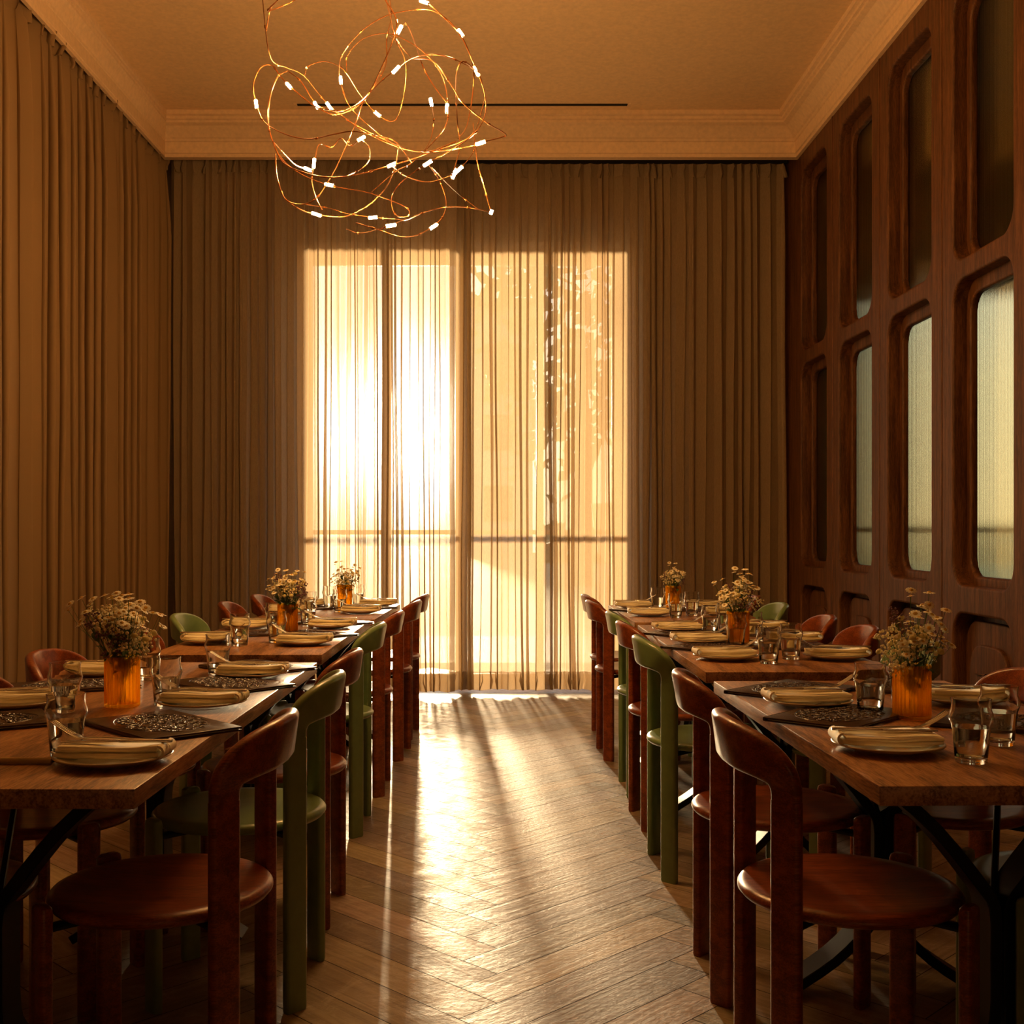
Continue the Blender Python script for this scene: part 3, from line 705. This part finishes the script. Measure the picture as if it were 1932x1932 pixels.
def leaf_mesh():
    bm = bmesh.new(); N = 6; A = []; B = []
    for i in range(N + 1):
        f = i / N; wd = .0085 * math.sin(PI * min(1, f * .93 + .05)) ; z = .012 * math.sin(f * 2.2)
        A.append(bm.verts.new((-wd, f * .042, z + wd * .3))); B.append(bm.verts.new((wd, f * .042, z + wd * .3)))
    mid = [bm.verts.new((0, i / N * .042, .012 * math.sin(i / N * 2.2))) for i in range(N + 1)]
    for i in range(N): bm.faces.new((A[i], mid[i], mid[i + 1], A[i + 1])); bm.faces.new((mid[i], B[i], B[i + 1], mid[i + 1]))
    me = bpy.data.meshes.new('leaf'); bm.to_mesh(me); bm.free(); me.materials.append(M['leaf']); return me
LM = leaf_mesh()
def make_sprig(kind, seed, L):
    rn = random.Random(seed); t = empty({'daisy': 'daisy_sprig', 'button': 'button_flower_sprig', 'bud': 'camomile_bud_sprig', 'purple': 'statice_sprig'}[kind]); bm = bmesh.new()
    main = catmull([(0, 0, 0), (.004, 0, L * .4), (rn.uniform(-.006, .01), rn.uniform(-.008, .008), L * .8)], 5); tube(bm, main, .0011, 5)
    nb = {'daisy': 11, 'button': 6, 'bud': 14, 'purple': 9}[kind]; ends = []
    for i in range(nb):
        f = rn.uniform(.52, 1); p = main[int(f * (len(main) - 1))]; a = 2.4 * i + seed; rr = rn.uniform(.012, .042)
        e_ = Vector((p.x + rr * math.cos(a), p.y + rr * math.sin(a), L * rn.uniform(.76, 1.04) - rr * .5)); mid = (p + e_) / 2 + Vector((rr * .3 * math.cos(a), rr * .3 * math.sin(a), -.004))
        tube(bm, [p, mid, e_], .0006, 4); ends.append((e_, (e_ - mid).normalized()))
    obj('stem', bm, M['stem'], t)
    for e_, dr in ends:
        o = bpy.data.objects.new('blossom', BM_[kind]); C.objects.link(o); o.parent = t; o.location = e_
        dd = (dr + Vector((rn.uniform(-.5, .5), rn.uniform(-1.0, .2), rn.uniform(-.2, .6)))).normalized(); o.rotation_euler = dd.to_track_quat('Z', 'Y').to_euler(); s = rn.uniform(1.0, 1.5); o.scale = (s, s, s)
    for i in range(4):
        o = bpy.data.objects.new('leaf', LM); C.objects.link(o); o.parent = t; f = rn.uniform(.42, .72); o.location = main[int(f * (len(main) - 1))]; o.rotation_euler = (rn.uniform(-.2, .7), 0, rn.uniform(0, 6.28)); s = rn.uniform(.6, 1.1); o.scale = (s, s, s)
    return t
PV = m_vase(); tree(PV)
SP = [make_sprig('daisy', 1, .30), make_sprig('daisy', 2, .27), make_sprig('daisy', 3, .24), make_sprig('bud', 4, .22), make_sprig('bud', 5, .25), make_sprig('button', 6, .26), make_sprig('purple', 7, .27), make_sprig('purple', 8, .23)]
for s in SP: tree(s)
SL = {'daisy_sprig': ('white daisy', 'flower'), 'camomile_bud_sprig': ('pale budded', 'flower'), 'button_flower_sprig': ('round yellow button flower', 'flower'), 'statice_sprig': ('dusty purple', 'flower')}
vases = [('L', 0, -.913, 2.81, 1.0, [0, 1, 2, 3, 4, 3, 0, 1, 4, 6, 5, 2, 7, 1, 0, 3, 2], 1), ('L', 1, -.866, 4.77, .98, [1, 0, 5, 6, 3, 5, 2, 7, 4, 5, 0, 1, 6, 2], 2), ('L', 2, -.847, 6.40, .85, [0, 1, 2, 3, 4, 1, 5, 3, 2, 0], 3),
         ('R', 0, .947, 2.635, .92, [5, 0, 6, 4, 7, 3, 5, 1, 2, 6, 4, 0, 7, 3, 2, 5], 4), ('R', 1, .908, 4.35, .95, [0, 1, 5, 2, 6, 3, 0, 4, 7, 1, 2, 3, 0], 5), ('R', 2, .957, 6.27, .85, [3, 4, 0, 2, 6, 1, 3, 4, 7, 2, 1], 6)]
uv_ = set()
for s, ti, x, y, sc, ids, seed in vases:
    rn = random.Random(seed * 31); w_ = '%s %s table' % (TN[ti], SN[s]); lab = 'fluted amber glass vase of wildflowers on the %s' % w_
    if 'v' not in uv_: uv_.add('v'); PV.location = (x, y, TZ + .0003); tag(PV, lab, 'vase', 'amber vases')
    else: o = dup(PV, (x, y, TZ + .0003), seed * .2, lab, 'amber vases'); o['category'] = 'vase'
    n = len(ids)
    for i, k in enumerate(ids):
        sp = SP[k]; a = 2.4 * i + seed; tilt = R(26) * math.sqrt((i + .5) / n) + R(rn.uniform(-3, 3)); bs = .016 * math.sqrt((i + .5) / n)
        loc = (x - bs * math.cos(a), y - bs * math.sin(a), TZ + .012); z_ = Vector((math.sin(tilt) * math.cos(a), math.sin(tilt) * math.sin(a), math.cos(tilt)))
        rot = (Matrix.Rotation(a, 3, 'Z') @ Matrix.Rotation(tilt, 3, 'Y') @ Matrix.Rotation(-a, 3, 'Z')).to_euler()
        nm, ct = SL[sp.name.split('.')[0]]; lab = '%s sprig in the amber vase on the %s' % (nm, w_); gr = '%s sprigs in the vase on the %s' % (nm, w_); q = sc * rn.uniform(.86, 1.05) * (1.02 - .10 * math.sqrt(i / n))
        if k not in uv_: uv_.add(k); sp.location = loc; sp.rotation_euler = rot; o = tag(sp, lab, ct, gr)
        else: o = dup(sp, loc, rot, lab, gr); o['category'] = ct
        o.scale = (q, q, q)

# ---------------------------------------------------------------- chandelier of looping copper wire
CD, CRad = 4.2, .44
ccx, ccy = 905, 760          # centre of the tangle in the tracing sheet
def P(cx, cy, w_=0):
    px, py = 440 + cx / 3.45, cy / 3.45; r2 = ((cx - ccx) / 860) ** 2 + ((cy - ccy) / 860) ** 2
    return at(px, py, CD + w_ * (CRad * math.sqrt(max(.05, 1 - r2))))
WIRES = [
 [(190, -20), (212, 205), (230, 330), (265, 408), (360, 445), (460, 495), (600, 660), (760, 790), (935, 885), (1115, 968), (1230, 985), (1380, 960), (1560, 870), (1640, 640)],
 [(150, 680), (130, 560), (175, 445), (250, 425), (310, 500), (385, 575), (530, 690), (680, 745), (850, 655), (970, 430), (1050, 230), (1060, 120), (990, 0), (960, -60)],
 [(150, 680), (200, 790), (330, 870), (490, 905), (650, 875), (780, 855), (935, 885), (1060, 925), (1160, 1060)],
 [(355, 460), (290, 500), (240, 630), (228, 800), (265, 940), (330, 1060), (480, 1130), (650, 1155), (830, 1130), (1030, 1075), (1180, 1030), (1450, 920)],
 [(355, 460), (440, 530), (545, 680), (690, 745), (860, 860), (1115, 970), (1325, 985), (1560, 950), (1600, 930), (1740, 895), (1770, 870), (1640, 790), (1490, 665), (1430, 570), (1300, 400), (1160, 380)],
 [(465, 490), (490, 430), (590, 400), (680, 425), (740, 480), (830, 620), (935, 740), (1030, 790), (1080, 740), (1120, 560), (1120, 400), (1060, 270), (1015, 230)],
 [(750, 295), (700, 380), (690, 480), (710, 570), (750, 680), (850, 790), (990, 905), (1115, 970)],
 [(750, 295), (850, 190), (990, 105), (1150, 68), (1290, 70), (1410, 140), (1490, 250), (1560, 400), (1595, 470), (1640, 630), (1635, 760), (1560, 880), (1380, 1000), (1260, 1065), (1090, 1190), (1030, 1300), (1060, 1400), (1130, 1410), (1145, 1370), (1085, 1330), (880, 1255), (620, 1205), (420, 1120), (300, 1010), (250, 900)],
 [(740, 480), (745, 360), (850, 250), (1000, 218), (1130, 265), (1240, 340), (1330, 440), (1380, 560), (1400, 720), (1370, 840), (1225, 1010)],
 [(1280, 30), (1400, 140), (1500, 260), (1560, 430), (1560, 600), (1520, 820), (1465, 900)],
 [(1085, 190), (1130, 160), (1180, 270), (1230, 420), (1300, 550), (1400, 680)],
 [(1060, 455), (1150, 385), (1270, 355), (1400, 370), (1530, 430), (1595, 470)],
 [(1060, 455), (960, 530), (850, 660), (780, 850), (690, 1050), (620, 1180), (540, 1290), (450, 1330), (340, 1295), (285, 1150), (275, 1000)],
 [(1010, -60), (1030, 100), (1000, 250), (990, 430), (880, 610), (740, 715), (590, 710)],
 [(1290, 660), (1305, 800), (1270, 940), (1160, 1060), (1050, 1120), (900, 1250)],
 [(1590, 470), (1500, 400), (1455, 470), (1450, 620), (1460, 800), (1475, 950), (1440, 1100)],
 [(830, 900), (760, 950), (700, 900), (640, 960), (560, 940), (530, 1060), (512, 1180), (540, 1290), (580, 1370)],
 [(830, 900), (885, 960), (885, 1040), (830, 1100), (740, 1145)],
 [(520, 1105), (480, 1100), (390, 1060), (260, 920)],
 [(1030, 1075), (1110, 1140), (1260, 1185), (1400, 1150), (1450, 1110), (1520, 1050), (1570, 960), (1560, 800)],
 [(340, 1298), (430, 1360), (540, 1395), (720, 1410), (860, 1350), (980, 1240), (1050, 1100), (1075, 960)],
 [(460, 1328), (620, 1355), (740, 1390), (910, 1415), (1075, 1428), (1130, 1430), (1250, 1380), (1380, 1350), (1500, 1348), (1590, 1362), (1680, 1382)],
 [(1680, 1382), (1640, 1240), (1590, 1060), (1575, 920)],
 [(1595, 1362), (1500, 1290), (1400, 1200), (1290, 1090)],
 [(735, 1490), (830, 1518), (1000, 1475), (1110, 1430)],
 [(1305, 1475), (1370, 1400), (1385, 1300), (1340, 1170), (1265, 1062)],
 [(1305, 1475), (1200, 1530), (1090, 1540), (960, 1500), (800, 1450)],
 [(290, 0), (240, 60), (215, 200)], [(290, 0), (225, 70), (320, 40), (400, 0), (460, -60)],
 [(1160, 380), (1060, 250), (1020, 100), (980, -60)],
]
ch = tag(empty('wire_chandelier', at(440 + ccx / 3.45, -452, CD)), 'chandelier of tangled copper wire with small glowing tube lamps', 'chandelier')
ch.location = Vector((at(440 + 1005 / 3.45, 0, CD).x, CD, ZC))
rw = random.Random(44); samples = []
def wire(pts3, rad=.0022):
    bm = bmesh.new(); tube(bm, pts3, rad, 6)
    for i in range(5, len(pts3) - 3, 15):
        d_ = (pts3[i + 1] - pts3[i]).normalized() * .006; tube(bm, [pts3[i] - d_, pts3[i] + d_], .0038, 6)
    o = obj('wire', bm, M['copper'], ch); o.matrix_parent_inverse = Matrix.Translation(-ch.location)
for wi in WIRES:
    a, b, c = rw.uniform(-1, 1), rw.uniform(.5, 1.6), rw.uniform(0, 6.28); n = len(wi)
    pts = catmull([P(x, y, math.sin(c + b * i * 2.2 / max(3, n) * 2)) for i, (x, y) in enumerate(wi)], 6)
    wire(pts, rw.choice((.0017, .0021, .0024))); samples += [(pts[i], (pts[min(i + 1, len(pts) - 1)] - pts[max(0, i - 1)]).normalized()) for i in range(len(pts))]
top = [P(960, -60), P(1010, -60), P(980, -60), P(190, -20), P(460, -60)]
for p in top: wire(catmull([p, p * .5 + Vector((ch.location.x, CD, ZC)) * .5 + Vector((0, 0, -.06)), Vector((ch.location.x + rw.uniform(-.02, .02), CD, ZC - .02))], 6), .0014)
BULBS = [(150, 677, 80), (362, 558, 52), (540, 685, 60), (625, 692, 52), (700, 522, 82), (1083, 192, -70), (1060, 452, -38), (938, 742, 45), (1288, 665, 80), (1391, 706, -88), (1480, 215, 60), (1583, 463, 60), (1242, 12, 30),
         (833, 902, -38), (526, 1063, -80), (486, 1102, 28), (1032, 1073, -15), (1266, 1063, -25), (1440, 1130, -62), (1468, 1105, -35), (624, 1203, 18), (541, 1395, 12), (910, 1416, 2), (1027, 1468, -15), (1305, 1474, -40), (1610, 931, -10), (1680, 1380, -70)]
def bulb(parent, c, dr, L=.036, r=.0056):
    bm = bmesh.new(); h = dr * L / 2; tube(bm, [c - h, c - h * .92, c + h * .92, c + h], [r * .55, r, r, r * .55], 12); e_ = obj('led_tube', bm, M['bulb'], parent); e_.matrix_parent_inverse = Matrix.Translation(-ch.location)
    bm = bmesh.new()
    for q in (1, -1): tube(bm, [c + h * q, c + h * q * 1.22], [r * .62, r * .4], 10)
    f = obj('socket', bm, M['copper'], e_)
for cx, cy, ang in BULBS:
    px, py = 440 + cx / 3.45, cy / 3.45
    best = min(samples, key=lambda s: (K(s[0].x, s[0].y) - px) ** 2 + ((998 + (H - s[0].z) * F / s[0].y) - py) ** 2)
    c = at(px, py, best[0].y); a = R(ang); dr = Vector((math.cos(a), .45 * (1 if cx % 2 else -1), -math.sin(a))).normalized(); bulb(ch, c, dr, .037 if cx != 1680 else .016)
bm = bmesh.new(); lathe(bm, [(0, -.03), (.06, -.028), (.065, -.02), (.065, 0), (0, 0)], 32); obj('canopy', bm, M['copper'], ch)
